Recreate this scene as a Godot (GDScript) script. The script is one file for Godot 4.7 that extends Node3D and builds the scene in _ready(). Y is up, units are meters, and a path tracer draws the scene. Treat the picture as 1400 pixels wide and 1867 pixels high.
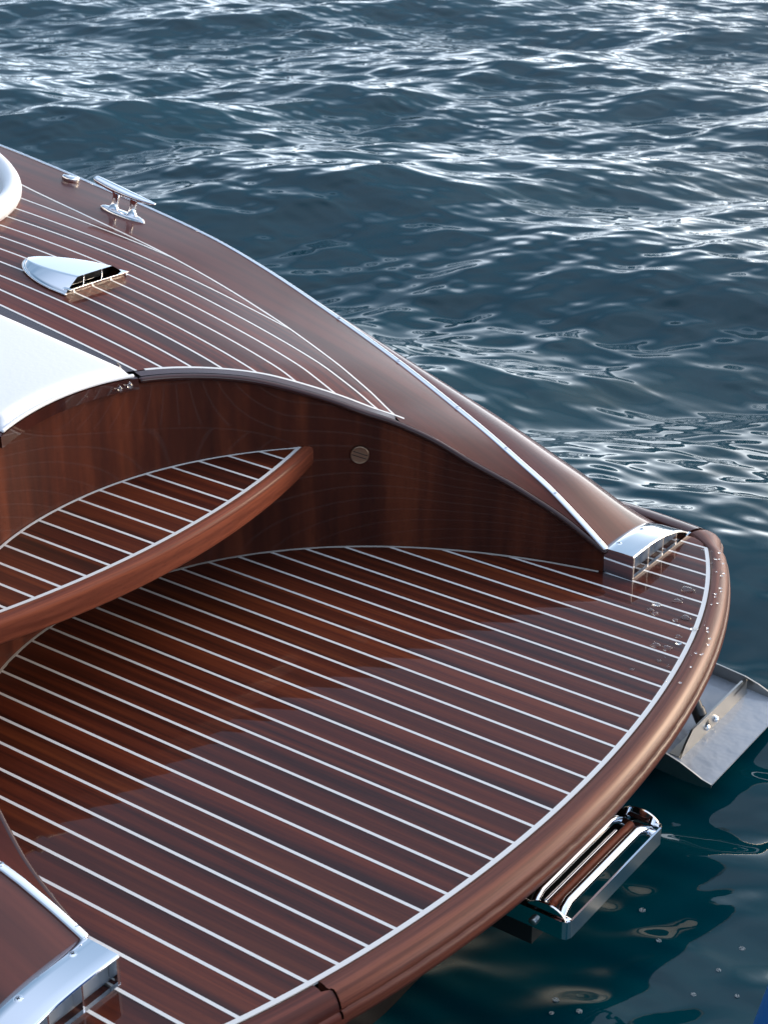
extends Node3D

# Boat frame: x to starboard, y up, z aft; the swim platform lies at y = 0, the sea at y = -0.3.
const XO := 0.012
const SEA := -0.315
const WA := 0.703
const WB := 0.962
const WZ := -0.05
const WN := 2.1
const PITCH := 0.0507
const SEAM := 0.0054

var M := {}
var rng := RandomNumberGenerator.new()
var boat: Node3D
var waves := []

# ---------------------------------------------------------------- shape helpers
func tab(u: PackedFloat64Array, v: PackedFloat64Array, x: float) -> float:
	var n := u.size()
	if x <= u[0]:
		return v[0] + (v[1] - v[0]) / (u[1] - u[0]) * (x - u[0])
	if x >= u[n - 1]:
		return v[n - 1] + (v[n - 1] - v[n - 2]) / (u[n - 1] - u[n - 2]) * (x - u[n - 1])
	var i := 0
	while x > u[i + 1]:
		i += 1
	var h := u[i + 1] - u[i]
	var d := (v[i + 1] - v[i]) / h
	var m0 := d if i == 0 else 0.5 * (d + (v[i] - v[i - 1]) / (u[i] - u[i - 1]))
	var m1 := d if i == n - 2 else 0.5 * (d + (v[i + 2] - v[i + 1]) / (u[i + 2] - u[i + 1]))
	var t := (x - u[i]) / h
	var t2 := t * t
	var t3 := t2 * t
	return (2 * t3 - 3 * t2 + 1) * v[i] + (t3 - 2 * t2 + t) * h * m0 + (-2 * t3 + 3 * t2) * v[i + 1] + (t3 - t2) * h * m1


var SU := PackedFloat64Array([0.25, 0.311, 0.347, 0.384, 0.419, 0.454, 0.531, 0.623, 0.731, 0.844, 0.958, 1.132, 1.308, 1.485, 1.714, 1.855, 2.049, 2.251, 2.6, 3.2])
var SX := PackedFloat64Array([0.684, 0.692, 0.697, 0.703, 0.709, 0.717, 0.740, 0.771, 0.807, 0.844, 0.878, 0.918, 0.948, 0.971, 0.993, 1.002, 1.015, 1.025, 1.038, 1.055])
var SH := PackedFloat64Array([0.042, 0.0495, 0.071, 0.092, 0.111, 0.127, 0.150, 0.174, 0.198, 0.222, 0.246, 0.285, 0.328, 0.366, 0.400, 0.418, 0.443, 0.467, 0.5, 0.55])
var CU := PackedFloat64Array([0.85, 0.9, 0.951, 1.0, 1.36, 1.76, 2.3, 3.2])
var CH := PackedFloat64Array([0.385, 0.394, 0.402, 0.409, 0.452, 0.50, 0.555, 0.63])
var HU := PackedFloat64Array([0.25, 0.31, 0.341, 0.367, 0.414, 0.457, 0.49, 0.577, 0.638, 0.682, 0.704, 0.743, 0.792, 0.837, 0.88, 0.92])
var HH := PackedFloat64Array([0.042, 0.0475, 0.063, 0.079, 0.104, 0.126, 0.144, 0.189, 0.228, 0.253, 0.265, 0.283, 0.311, 0.335, 0.357, 0.375])
var EU := PackedFloat64Array([0.25, 0.31, 0.5, 0.7, 1.0, 1.5, 2.3, 3.2])
var EX := PackedFloat64Array([0.932, 0.935, 0.962, 0.982, 1.0, 1.03, 1.06, 1.08])
var KU := PackedFloat64Array([0.66, 0.71, 0.763, 0.838, 0.901, 0.984, 1.09, 1.193, 1.28, 1.379, 1.52, 1.627, 1.818, 1.931, 2.1, 2.4, 3.2])
var KX := PackedFloat64Array([0.548, 0.573, 0.595, 0.619, 0.638, 0.665, 0.697, 0.719, 0.733, 0.745, 0.757, 0.767, 0.789, 0.806, 0.84, 0.88, 0.93])

func sheer_x(z: float) -> float: return tab(SU, SX, -z)
func sheer_h(z: float) -> float: return tab(SU, SH, -z)
func flank_x(z: float) -> float: return tab(EU, EX, -z)
func cover_x(z: float) -> float: return tab(KU, KX, -z)

func deck(x: float, z: float) -> float:
	var xs := sheer_x(z)
	var hs := sheer_h(z)
	var q := (x - XO) / (xs - XO)
	var k := 1.0 - q * q
	var fore := 0.0
	var aft := 0.0
	var t := smoothstep(0.86, 0.92, -z)
	if t > 0:
		fore = hs + (tab(CU, CH, -z) - hs) * k
	if t < 1:
		var qw := (wall_x(z) + lean(z) - XO) / (xs - XO)
		aft = hs + (tab(HU, HH, -z) - hs) * k / maxf(1.0 - qw * qw, 0.03)
	return lerpf(aft, fore, t)

# how far the top edge of the bulwark leans outboard of its foot
func lean(z: float) -> float:
	return 0.016 * smoothstep(0.28, 0.45, -z) * (1.0 - smoothstep(0.6, 0.85, -z))

func wall_z(x: float, off := 0.0) -> float:            # forward edge of the platform at x
	var q := absf((x - XO) / (WA + off))
	if q >= 1.0:
		return WZ
	return WZ - (WB + off) * pow(1.0 - pow(q, WN), 1.0 / WN)

func wall_x(z: float, off := 0.0) -> float:
	var q := clampf(absf((z - WZ) / (WB + off)), 0, 1)
	return XO + (WA + off) * pow(1.0 - pow(q, WN), 1.0 / WN)

func wall_pt(a: float, off := 0.0) -> Vector2:
	return Vector2(XO + (WA + off) * signf(cos(a)) * pow(absf(cos(a)), 2.0 / WN), WZ - (WB + off) * pow(absf(sin(a)), 2.0 / WN))

func arc_z(x: float) -> float:                         # white border line at the aft edge of the platform
	var u := x - XO
	return -0.2125 * u * u - 0.012 * pow(u, 4) - 0.062 * pow(u, 6)

func cock_z(x: float, off := 0.0) -> float:            # aft edge of the cockpit opening
	var q := absf((x - XO) / (0.985 + off))
	if q >= 1.0:
		return -3.0
	return -3.0 + (1.345 + off) * pow(1.0 - pow(q, 3.0), 1.0 / 3.0)

func side(s: int, x: float, y: float, z: float) -> Vector3:
	return Vector3(XO + s * (x - XO), y, z)


# ---------------------------------------------------------------- mesh helpers
func begin() -> SurfaceTool:
	var st := SurfaceTool.new()
	st.begin(Mesh.PRIMITIVE_TRIANGLES)
	return st

# rows of points -> smooth sheet; hint is a direction the front faces, or with radial the point it faces away from
func grid(st: SurfaceTool, rows: Array, hint: Vector3, radial := false, uvs := [], tint := Color.WHITE) -> void:
	var n := rows.size()
	var m: int = rows[0].size()
	var normals := []
	var total := 0.0
	for i in n:
		var out := PackedVector3Array()
		for j in m:
			var du: Vector3 = rows[mini(i + 1, n - 1)][j] - rows[maxi(i - 1, 0)][j]
			var j1 := mini(j + 1, m - 1)
			var j0 := maxi(j - 1, 0)
			if rows[i][0].distance_squared_to(rows[i][m - 1]) < 1e-10 and m > 3:
				if j == 0 or j == m - 1:
					j0 = m - 2
					j1 = 1
			var dv: Vector3 = rows[i][j1] - rows[i][j0]
			var c := du.cross(dv)
			if c.length_squared() < 1e-16:
				var i2 := 1 if i == 0 else (n - 2 if i == n - 1 else i)
				du = rows[mini(i2 + 1, n - 1)][j] - rows[maxi(i2 - 1, 0)][j]
				dv = rows[i2][j1] - rows[i2][j0]
				c = du.cross(dv)
			c = c.normalized()
			out.append(c)
			var p: Vector3 = rows[i][j]
			total += c.dot((p - hint) if radial else hint)
		normals.append(out)
	var f := 1.0 if total >= 0 else -1.0
	for i in n - 1:
		for j in m - 1:
			var quad := [[i, j], [i, j + 1], [i + 1, j + 1], [i, j], [i + 1, j + 1], [i + 1, j]]
			if f < 0:
				quad = [[i, j], [i + 1, j + 1], [i, j + 1], [i, j], [i + 1, j], [i + 1, j + 1]]
			for k in [0, 3]:
				var a: Vector3 = rows[quad[k][0]][quad[k][1]]
				var b: Vector3 = rows[quad[k + 1][0]][quad[k + 1][1]]
				var c2: Vector3 = rows[quad[k + 2][0]][quad[k + 2][1]]
				if (b - a).cross(c2 - a).length_squared() < 1e-18:
					continue
				for l in 3:
					var q: Array = quad[k + l]
					st.set_color(tint)
					st.set_normal(normals[q[0]][q[1]] * f)
					st.set_uv(uvs[q[0]][q[1]] if uvs.size() else Vector2(rows[q[0]][q[1]].x, rows[q[0]][q[1]].z))
					st.add_vertex(rows[q[0]][q[1]])

func tri_fan(st: SurfaceTool, ring: PackedVector3Array, normal: Vector3, tint := Color.WHITE) -> void:
	var c := Vector3.ZERO
	for p in ring:
		c += p
	c /= ring.size()
	for i in ring.size():
		var a := ring[i]
		var b := ring[(i + 1) % ring.size()]
		if (a - c).cross(b - c).dot(normal) > 0:
			var t := a
			a = b
			b = t
		for p in [c, a, b]:
			st.set_color(tint)
			st.set_normal(normal)
			st.set_uv(Vector2(p.x + p.y, p.z + p.y))
			st.add_vertex(p)

# flat-sided bar from a list of bottom corners to the same corners raised
func prism(st: SurfaceTool, low: PackedVector3Array, high: PackedVector3Array, tint := Color.WHITE) -> void:
	var n := low.size()
	var cl := Vector3.ZERO
	var ch := Vector3.ZERO
	for i in n:
		cl += low[i] / n
		ch += high[i] / n
	var up := (ch - cl).normalized()
	tri_fan(st, high, up, tint)
	tri_fan(st, low, -up, tint)
	for i in n:
		var k := (i + 1) % n
		var mid := (low[i] + low[k]) * 0.5
		grid(st, [PackedVector3Array([low[i], low[k]]), PackedVector3Array([high[i], high[k]])], mid - cl, false, [PackedVector2Array([Vector2(0, 0), Vector2(low[i].distance_to(low[k]), 0)]), PackedVector2Array([Vector2(0, 0.02), Vector2(low[i].distance_to(low[k]), 0.02)])], tint)

func box(st: SurfaceTool, lo: Vector3, hi: Vector3) -> void:
	var low := PackedVector3Array([lo, Vector3(hi.x, lo.y, lo.z), Vector3(hi.x, lo.y, hi.z), Vector3(lo.x, lo.y, hi.z)])
	var high := PackedVector3Array()
	for p in low:
		high.append(Vector3(p.x, hi.y, p.z))
	prism(st, low, high)

# bar with rounded long edges swept along a path; r may be a number or one per point; ends closed with domes
func tube(st: SurfaceTool, path: PackedVector3Array, r, seg := 14, squash := Vector2.ONE, up := Vector3.UP, domed := true, tint := Color.WHITE) -> void:
	var rows := []
	var uvs := []
	var n := path.size()
	var run := 0.0
	for i in n:
		var t := (path[mini(i + 1, n - 1)] - path[maxi(i - 1, 0)]).normalized()
		var b := t.cross(up).normalized()
		if b.length() < 0.5:
			b = t.cross(Vector3.RIGHT).normalized()
		var w := b.cross(t).normalized()
		var rad: float = r if not (r is Array or r is PackedFloat64Array) else r[i]
		if i > 0:
			run += path[i].distance_to(path[i - 1])
		var stops := [[0.0, 1.0]]
		if domed and i == 0:
			stops = [[-0.98, 0.02], [-0.85, 0.53], [-0.5, 0.87], [0.0, 1.0]]
		elif domed and i == n - 1:
			stops = [[0.0, 1.0], [0.5, 0.87], [0.85, 0.53], [0.98, 0.02]]
		for s in stops:
			var ring := PackedVector3Array()
			var uv := PackedVector2Array()
			for j in seg + 1:
				var a := TAU * j / seg
				if j == seg:
					a = 0.0
				ring.append(path[i] + t * (s[0] * rad * minf(squash.x, squash.y)) + (b * cos(a) * squash.x + w * sin(a) * squash.y) * rad * s[1])
				uv.append(Vector2(TAU * rad * j / seg, run))
			rows.append(ring)
			uvs.append(uv)
	grid(st, rows, path[0], true, uvs, tint)

func lathe(st: SurfaceTool, at: Vector3, axis: Vector3, prof: Array, seg := 24, tint := Color.WHITE) -> void:
	var b := axis.cross(Vector3(0.31, 0.2, 0.93)).normalized()
	var w := axis.cross(b).normalized()
	var rows := []
	for p in prof:
		var ring := PackedVector3Array()
		for j in seg + 1:
			var a := TAU * (j % seg) / seg
			ring.append(at + axis * p[1] + (b * cos(a) + w * sin(a)) * maxf(p[0], 0.00005))
		rows.append(ring)
	grid(st, rows, at + axis * (prof[0][1] + prof[prof.size() - 1][1]) * 0.4, true, [], tint)

func put(parent: Node, called: String, st: SurfaceTool, mat: Material) -> MeshInstance3D:
	st.index()
	var o := MeshInstance3D.new()
	o.name = called
	o.mesh = st.commit()
	o.mesh.surface_set_material(0, mat)
	parent.add_child(o, true)
	return o

func tag(o: Node, label: String, category: String, group := "") -> void:
	o.set_meta("label", label)
	o.set_meta("category", category)
	if group:
		o.set_meta("group", group)

# a piece of planking: x0..x1 as callables of z, aft end and forward end as callables of x, a height callable, laid as a slab with a very slight crown
func strip(parent: Node, called: String, mat: Material, x0: Callable, x1: Callable, zf: Callable, za: Callable, hgt: Callable, across: int, along: int, crown: float, thick: float, tint := Color.WHITE, uvo := Vector2.ZERO) -> void:
	var st := begin()
	var rows := []
	var uvs := []
	for i in along + 1:
		var t := float(i) / along
		var row := PackedVector3Array()
		var uv := PackedVector2Array()
		for j in across + 1:
			var s := float(j) / across
			var z: float = -1.0
			var x: float = 0.0
			for it in 4:
				x = lerpf(x0.call(z), x1.call(z), s)
				z = lerpf(zf.call(x), za.call(x), t)
			row.append(Vector3(x, hgt.call(x, z) + crown * (1.0 - pow(2 * s - 1, 2)), z))
			uv.append(uvo + Vector2(x - x0.call(z), z + 3.0))
		rows.append(row)
		uvs.append(uv)
	grid(st, rows, Vector3.UP, false, uvs, tint)
	if thick > 0:
		var drop := Vector3(0, -thick, 0)
		var l := [PackedVector3Array(), PackedVector3Array()]
		var r := [PackedVector3Array(), PackedVector3Array()]
		var lu := [PackedVector2Array(), PackedVector2Array()]
		for i in along + 1:
			l[0].append(rows[i][0])
			l[1].append(rows[i][0] + drop)
			r[0].append(rows[i][across])
			r[1].append(rows[i][across] + drop)
			lu[0].append(uvs[i][0])
			lu[1].append(uvs[i][0] - Vector2(thick, 0))
		grid(st, l, Vector3.LEFT, false, lu, tint)
		grid(st, r, Vector3.RIGHT, false, lu, tint)
		for e in [0, along]:
			var b := PackedVector3Array()
			for p in rows[e]:
				b.append(p + drop)
			grid(st, [rows[e], b], Vector3(0, 0, -1 if e == 0 else 1), false, [uvs[e], uvs[e]], tint)
	put(parent, called, st, mat)

# flat band between two polylines
func band(parent: Node, called: String, mat: Material, a: PackedVector3Array, b: PackedVector3Array, hint := Vector3.UP, thick := 0.004) -> MeshInstance3D:
	var st := begin()
	var n := a.size()
	grid(st, [a, b], hint)
	var a2 := PackedVector3Array()
	var b2 := PackedVector3Array()
	for i in n:
		a2.append(a[i] - hint * thick)
		b2.append(b[i] - hint * thick)
	var mid := a[n / 2] - b[n / 2]
	grid(st, [a, a2], mid)
	grid(st, [b, b2], -mid)
	return put(parent, called, st, mat)


# ---------------------------------------------------------------- materials
func stretched(seed_: int, freq: float, w: int, h: int, shrink: int, octaves := 3) -> PackedByteArray:
	var n := FastNoiseLite.new()
	n.seed = seed_
	n.noise_type = FastNoiseLite.TYPE_SIMPLEX_SMOOTH
	n.frequency = freq
	n.fractal_octaves = octaves
	var im := n.get_image(w, maxi(h / shrink, 4), false, false, true)
	im.convert(Image.FORMAT_L8)
	im.resize(w, h, Image.INTERPOLATE_CUBIC)
	return im.get_data()

# mahogany: grain runs down the picture; ribbon is the width of the light and dark stripes in pixels
func wood(seed_: int, w: int, h: int, ribbon: float, dark: Color, mid: Color, light: Color, contrast := 1.0) -> ImageTexture:
	var broad := stretched(seed_, 0.35 / ribbon, w, h, 24, 2)
	var rib := stretched(seed_ + 1, 1.0 / ribbon, w, h, 20, 3)
	var fine := stretched(seed_ + 2, 0.16, w, h, 10, 2)
	var pore := stretched(seed_ + 3, 0.33, w, h, 5, 1)
	var lut := []
	for i in 256:
		var t := i / 255.0
		var c := dark.lerp(mid, t * 2) if t < 0.5 else mid.lerp(light, t * 2 - 1)
		lut.append([int(255 * pow(c.r, 1 / 2.2)), int(255 * pow(c.g, 1 / 2.2)), int(255 * pow(c.b, 1 / 2.2))])
	var out := PackedByteArray()
	out.resize(w * h * 3)
	for k in w * h:
		var v := 0.5 + contrast * ((broad[k] - 128) * 0.0030 + (rib[k] - 128) * 0.0036 + (fine[k] - 128) * 0.0013)
		if pore[k] > 205:
			v -= 0.12 * contrast
		var c: Array = lut[clampi(int(v * 255), 0, 255)]
		out[k * 3] = c[0]
		out[k * 3 + 1] = c[1]
		out[k * 3 + 2] = c[2]
	var im := Image.create_from_data(w, h, false, Image.FORMAT_RGB8, out)
	return ImageTexture.create_from_image(im)

func lin(r: float, g: float, b: float) -> Color:
	return Color(r, g, b).linear_to_srgb()

func varnished(tex: Texture2D, across: float, along: float, coat := 1.0, coat_rough := 0.02, rough := 0.45) -> StandardMaterial3D:
	var m := StandardMaterial3D.new()
	m.albedo_texture = tex
	m.uv1_scale = Vector3(1.0 / across, 1.0 / along, 1)
	m.vertex_color_use_as_albedo = true
	m.roughness = rough
	m.metallic_specular = 0.2
	m.clearcoat_enabled = coat > 0
	m.clearcoat = coat
	m.clearcoat_roughness = coat_rough
	return m

func plain(c: Color, rough: float, metal := 0.0, spec := 0.5) -> StandardMaterial3D:
	var m := StandardMaterial3D.new()
	m.albedo_color = c
	m.roughness = rough
	m.metallic = metal
	m.metallic_specular = spec
	return m

func normal_noise(seed_: int, freq: float, strength: float, octaves := 4) -> NoiseTexture2D:
	var n := FastNoiseLite.new()
	n.seed = seed_
	n.frequency = freq
	n.fractal_octaves = octaves
	var t := NoiseTexture2D.new()
	t.width = 512
	t.height = 512
	t.seamless = true
	t.as_normal_map = true
	t.bump_strength = strength
	t.noise = n
	return t

# small wind ripples, 5 to 20 cm long, as a tile of 1.7 m that repeats without a seam
func ripples() -> ImageTexture:
	var n := 384
	rng.seed = 303
	var gx := PackedFloat32Array()
	var gy := PackedFloat32Array()
	gx.resize(n * n)
	gy.resize(n * n)
	var used := 0
	while used < 30:
		var wl := 0.2 * pow(0.27, rng.randf())
		var dir := deg_to_rad(54 + rng.randf_range(-46, 46))
		var kx := roundi(sin(dir) * 1.7 / wl)
		var ky := roundi(-cos(dir) * 1.7 / wl)
		if kx == 0 and ky == 0:
			continue
		var sl := 0.027 * (0.5 + rng.randf())
		var ph := rng.randf() * TAU
		var l := sqrt(float(kx * kx + ky * ky))
		var sx := sl * kx / l
		var sy := sl * ky / l
		var table := PackedFloat32Array()
		for i in n:
			table.append(sin(TAU * i / n + ph))
		for j in n:
			var at := (ky * j) % n
			for i in n:
				var v := table[posmod(at + kx * i, n)]
				gx[j * n + i] += sx * v
				gy[j * n + i] += sy * v
		used += 1
	var patch := FastNoiseLite.new()
	patch.seed = 6
	patch.frequency = 0.012
	var pm := patch.get_seamless_image(n, n)
	pm.convert(Image.FORMAT_L8)
	var pd := pm.get_data()
	var out := PackedByteArray()
	out.resize(n * n * 3)
	for k in n * n:
		var f := clampf(0.5 + 1.5 * (pd[k] / 255.0 - 0.3), 0.4, 1.5)
		var v := Vector3(-gx[k] * f, gy[k] * f, 1.0).normalized()
		out[k * 3] = int(v.x * 127.5 + 127.5)
		out[k * 3 + 1] = int(v.y * 127.5 + 127.5)
		out[k * 3 + 2] = int(v.z * 127.5 + 127.5)
	return ImageTexture.create_from_image(Image.create_from_data(n, n, false, Image.FORMAT_RGB8, out))

func materials() -> void:
	var plank_tex := wood(11, 512, 1024, 26.0, Color(0.033, 0.007, 0.0038), Color(0.082, 0.0162, 0.007), Color(0.145, 0.033, 0.0115))
	M.plank = varnished(plank_tex, 0.5, 3.2, 0.6)
	M.deck_plank = varnished(plank_tex, 0.5, 3.2, 0.26)
	M.deck_plank.albedo_color = lin(1.1, 0.86, 0.82)
	M.plank.albedo_color = lin(1.0, 0.86, 0.74)
	var wall_tex := wood(31, 1024, 512, 20.0, Color(0.034, 0.007, 0.004), Color(0.066, 0.0132, 0.006), Color(0.125, 0.027, 0.0102), 0.75)
	M.wall = varnished(wall_tex, 2.6, 0.9, 0.2)
	var cover_tex := wood(51, 512, 1024, 30.0, Color(0.058, 0.0115, 0.0065), Color(0.08, 0.0162, 0.009), Color(0.108, 0.0225, 0.0122), 1.3)
	M.cover = varnished(cover_tex, 1.2, 3.4, 0.22, 0.04)
	M.cover.albedo_color = lin(0.82, 0.72, 0.74)
	M.cover.metallic_specular = 0.12
	M.flank = varnished(cover_tex, 1.2, 3.4, 0.7, 0.03)
	var rim_tex := wood(71, 512, 1024, 30.0, Color(0.06, 0.015, 0.0085), Color(0.105, 0.033, 0.021), Color(0.18, 0.062, 0.038), 1.2)
	M.rim = varnished(rim_tex, 0.3, 2.2, 0.45, 0.33, 0.5)
	M.nosing = varnished(rim_tex, 0.4, 1.5, 0.2, 0.3, 0.55)
	M.nosing.albedo_color = lin(1.4, 1.02, 0.78)
	M.rim.albedo_color = lin(1.08, 0.9, 0.8)
	M.caulk = plain(lin(0.75, 0.735, 0.70), 0.5)
	M.caulk.clearcoat_enabled = true
	M.caulk.clearcoat = 0.6
	M.caulk.clearcoat_roughness = 0.03
	M.sealant = plain(lin(0.42, 0.38, 0.34), 0.6)
	M.chrome = plain(lin(0.86, 0.87, 0.89), 0.035, 1.0)
	M.steel = plain(lin(0.46, 0.45, 0.42), 0.34, 1.0)
	M.plate = plain(lin(0.34, 0.37, 0.41), 0.5, 0.2)
	M.plate.clearcoat_enabled = true
	M.plate.clearcoat = 1.0
	M.plate.clearcoat_roughness = 0.04
	M.plate.normal_enabled = true
	M.plate.normal_texture = normal_noise(5, 0.012, 2.4, 3)
	M.plate.uv1_scale = Vector3(3, 3, 3)
	M.bronze = plain(lin(0.36, 0.25, 0.17), 0.28, 1.0)
	M.dark = plain(lin(0.02, 0.021, 0.02), 0.4, 0.3)
	M.black = plain(lin(0.008, 0.008, 0.009), 0.28)
	M.bottom = plain(lin(0.012, 0.009, 0.008), 0.4)
	M.trim = varnished(cover_tex, 1.2, 3.4, 1.0, 0.03)
	M.trim.albedo_color = lin(0.5, 0.42, 0.42)
	M.vinyl = plain(lin(0.88, 0.88, 0.88), 0.45)
	M.vinyl.normal_enabled = true
	M.vinyl.normal_texture = normal_noise(8, 0.03, 0.4, 2)
	M.vinyl.uv1_scale = Vector3(5, 5, 5)
	M.blue = plain(lin(0.015, 0.15, 0.42), 0.35)
	M.clear = StandardMaterial3D.new()
	M.clear.refraction_enabled = true
	M.clear.refraction_scale = 0.045
	M.clear.albedo_color = Color(1, 1, 1, 0.03)
	M.clear.transparency = BaseMaterial3D.TRANSPARENCY_ALPHA
	M.clear.roughness = 0.05
	M.drop = M.clear.duplicate()
	M.drop.refraction_scale = 0.033
	M.drop.roughness = 0.0
	M.foam = plain(lin(0.3, 0.34, 0.35), 0.6, 0.0, 0.2)
	M.water = plain(lin(0.0, 0.034, 0.046), 0.02, 0.0, 0.36)
	M.water.normal_enabled = true
	M.water.normal_texture = ripples()
	M.water.normal_scale = 1.0
	M.water.uv1_scale = Vector3(1.0 / 1.7, 1.0 / 1.7, 1)


# ---------------------------------------------------------------- light
func sky_image() -> Image:
	var w := 1024
	var h := 512
	var im := Image.create(w, h, false, Image.FORMAT_RGBF)
	var n := FastNoiseLite.new()
	n.seed = 4
	n.frequency = 1.0
	n.fractal_octaves = 5
	var glow := Vector3(sin(deg_to_rad(116)) * cos(deg_to_rad(9)), sin(deg_to_rad(9)), -cos(deg_to_rad(116)) * cos(deg_to_rad(9)))
	for j in h:
		var v := PI * (j + 0.5) / h
		var y := cos(v)
		for i in w:
			var u := TAU * (i + 0.5) / w
			var d := Vector3(sin(u) * sin(v), y, -cos(u) * sin(v))
			var yy := maxf(y, 0.0)
			var a := acos(clampf(d.dot(glow), -1, 1))
			# blue overhead, dim half way down, brightening to a broad pale horizon; a warm glow round the hidden sun
			var c := Vector3(0.56, 0.68, 0.90)
			c = c.lerp(Vector3(0.115, 0.22, 0.36), smoothstep(0.9, 0.5, yy))
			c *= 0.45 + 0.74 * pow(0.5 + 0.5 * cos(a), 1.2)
			c += Vector3(2.2, 1.6, 1.05) * exp(-a * a / 0.2)
			c += Vector3(2.5, 2.85, 3.2).lerp(Vector3(4.3, 4.0, 3.5), exp(-a * a / 0.8)) * exp(-yy / 0.145) * exp(-a * a / 2.8)
			# thin streaky cloud
			var k := 1.0 / (yy + 0.18)
			var cl := n.get_noise_3d(d.x * k * 0.9, d.z * k * 0.9, 3.1) * 0.5 + 0.5
			cl = smoothstep(0.45, 0.75, cl) * smoothstep(0.0, 0.12, yy)
			c = c.lerp(c * 1.25 + Vector3(0.12, 0.11, 0.11), cl * 0.7)
			if y < 0:
				c *= 0.5
			im.set_pixel(i, j, Color(c.x, c.y, c.z))
	return im

func set_up_view() -> void:
	var cam := Camera3D.new()
	cam.name = "camera"
	add_child(cam)
	cam.position = Vector3(-1.8533, 1.5, 1.0193)
	cam.rotation_degrees = Vector3(-25.783, -54.105, 0)
	cam.near = 0.05
	cam.far = 2000
	var lens := CameraAttributesPhysical.new()
	lens.frustum_focal_length = 58.35
	lens.frustum_focus_distance = 2.9
	lens.exposure_aperture = 13.0
	lens.frustum_near = 0.05
	lens.frustum_far = 2000
	cam.attributes = lens
	cam.fov = 33.39
	cam.current = true
	var sky := Sky.new()
	var pm := PanoramaSkyMaterial.new()
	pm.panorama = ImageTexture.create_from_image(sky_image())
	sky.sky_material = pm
	var env := Environment.new()
	env.background_mode = Environment.BG_SKY
	env.sky = sky
	env.tonemap_mode = Environment.TONE_MAPPER_LINEAR
	env.tonemap_exposure = 1.75
	env.sdfgi_enabled = true
	env.ssao_enabled = true
	env.ssil_enabled = true
	var we := WorldEnvironment.new()
	we.environment = env
	add_child(we)
	var sun := DirectionalLight3D.new()
	sun.name = "low_sun"
	sun.light_energy = 0.3
	sun.light_color = Color(1.0, 0.9, 0.77)
	sun.light_angular_distance = 14
	sun.shadow_enabled = true
	add_child(sun)
	var az := deg_to_rad(118)
	var el := deg_to_rad(13)
	sun.look_at_from_position(Vector3(sin(az) * cos(el), sin(el), -cos(az) * cos(el)) * 20, Vector3.ZERO)


# ---------------------------------------------------------------- sea
func make_waves() -> void:
	rng.seed = 78
	for i in 44:
		var f := float(i) / 43
		var wl := 3.0 * pow(0.039, f)
		var dir := deg_to_rad(56 + rng.randf_range(-44, 44) * (0.85 + 0.55 * f))
		var k := TAU / wl
		var slope := 0.042 if wl > 0.5 else (0.043 if wl > 0.2 else 0.038)
		slope *= 0.6 + 0.8 * rng.randf()
		waves.append([sin(dir) * k, -cos(dir) * k, rng.randf() * TAU, slope / k, sin(dir), -cos(dir), wl])

func calm(x: float, z: float) -> float:
	var d := Vector2(x - 0.25, (z - 0.35) * 1.0).length()
	return lerpf(0.5, 1.0, smoothstep(0.3, 1.1, d))

func sea_point(x: float, z: float, cell: float) -> Vector3:
	var p := Vector3(x, SEA, z)
	var c := calm(x, z)
	for w: Array in waves:
		var damp: float = c if w[6] > 0.3 else lerpf(c, 1.0, 0.75)
		if cell > 0.04:
			damp *= clampf(w[6] / cell - 2.5, 0, 1)
			if damp == 0.0:
				continue
		var ph: float = w[0] * x + w[1] * z + w[2]
		var a: float = w[3] * damp
		p.y += a * cos(ph)
		var s := a * 0.4 * sin(ph)
		p.x -= w[4] * s
		p.z -= w[5] * s
	return p

func axis_stops(lo: float, hi: float, step: float, far: float) -> PackedFloat64Array:
	var out := PackedFloat64Array()
	var v := lo
	while v <= hi:
		out.append(v)
		v += step
	var s := step
	v = out[out.size() - 1]
	while v < hi + far:
		s *= 1.16
		v += s
		out.append(v)
	s = step
	v = lo
	while v > lo - far:
		s *= 1.16
		v -= s
		out.insert(0, v)
	return out

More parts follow.
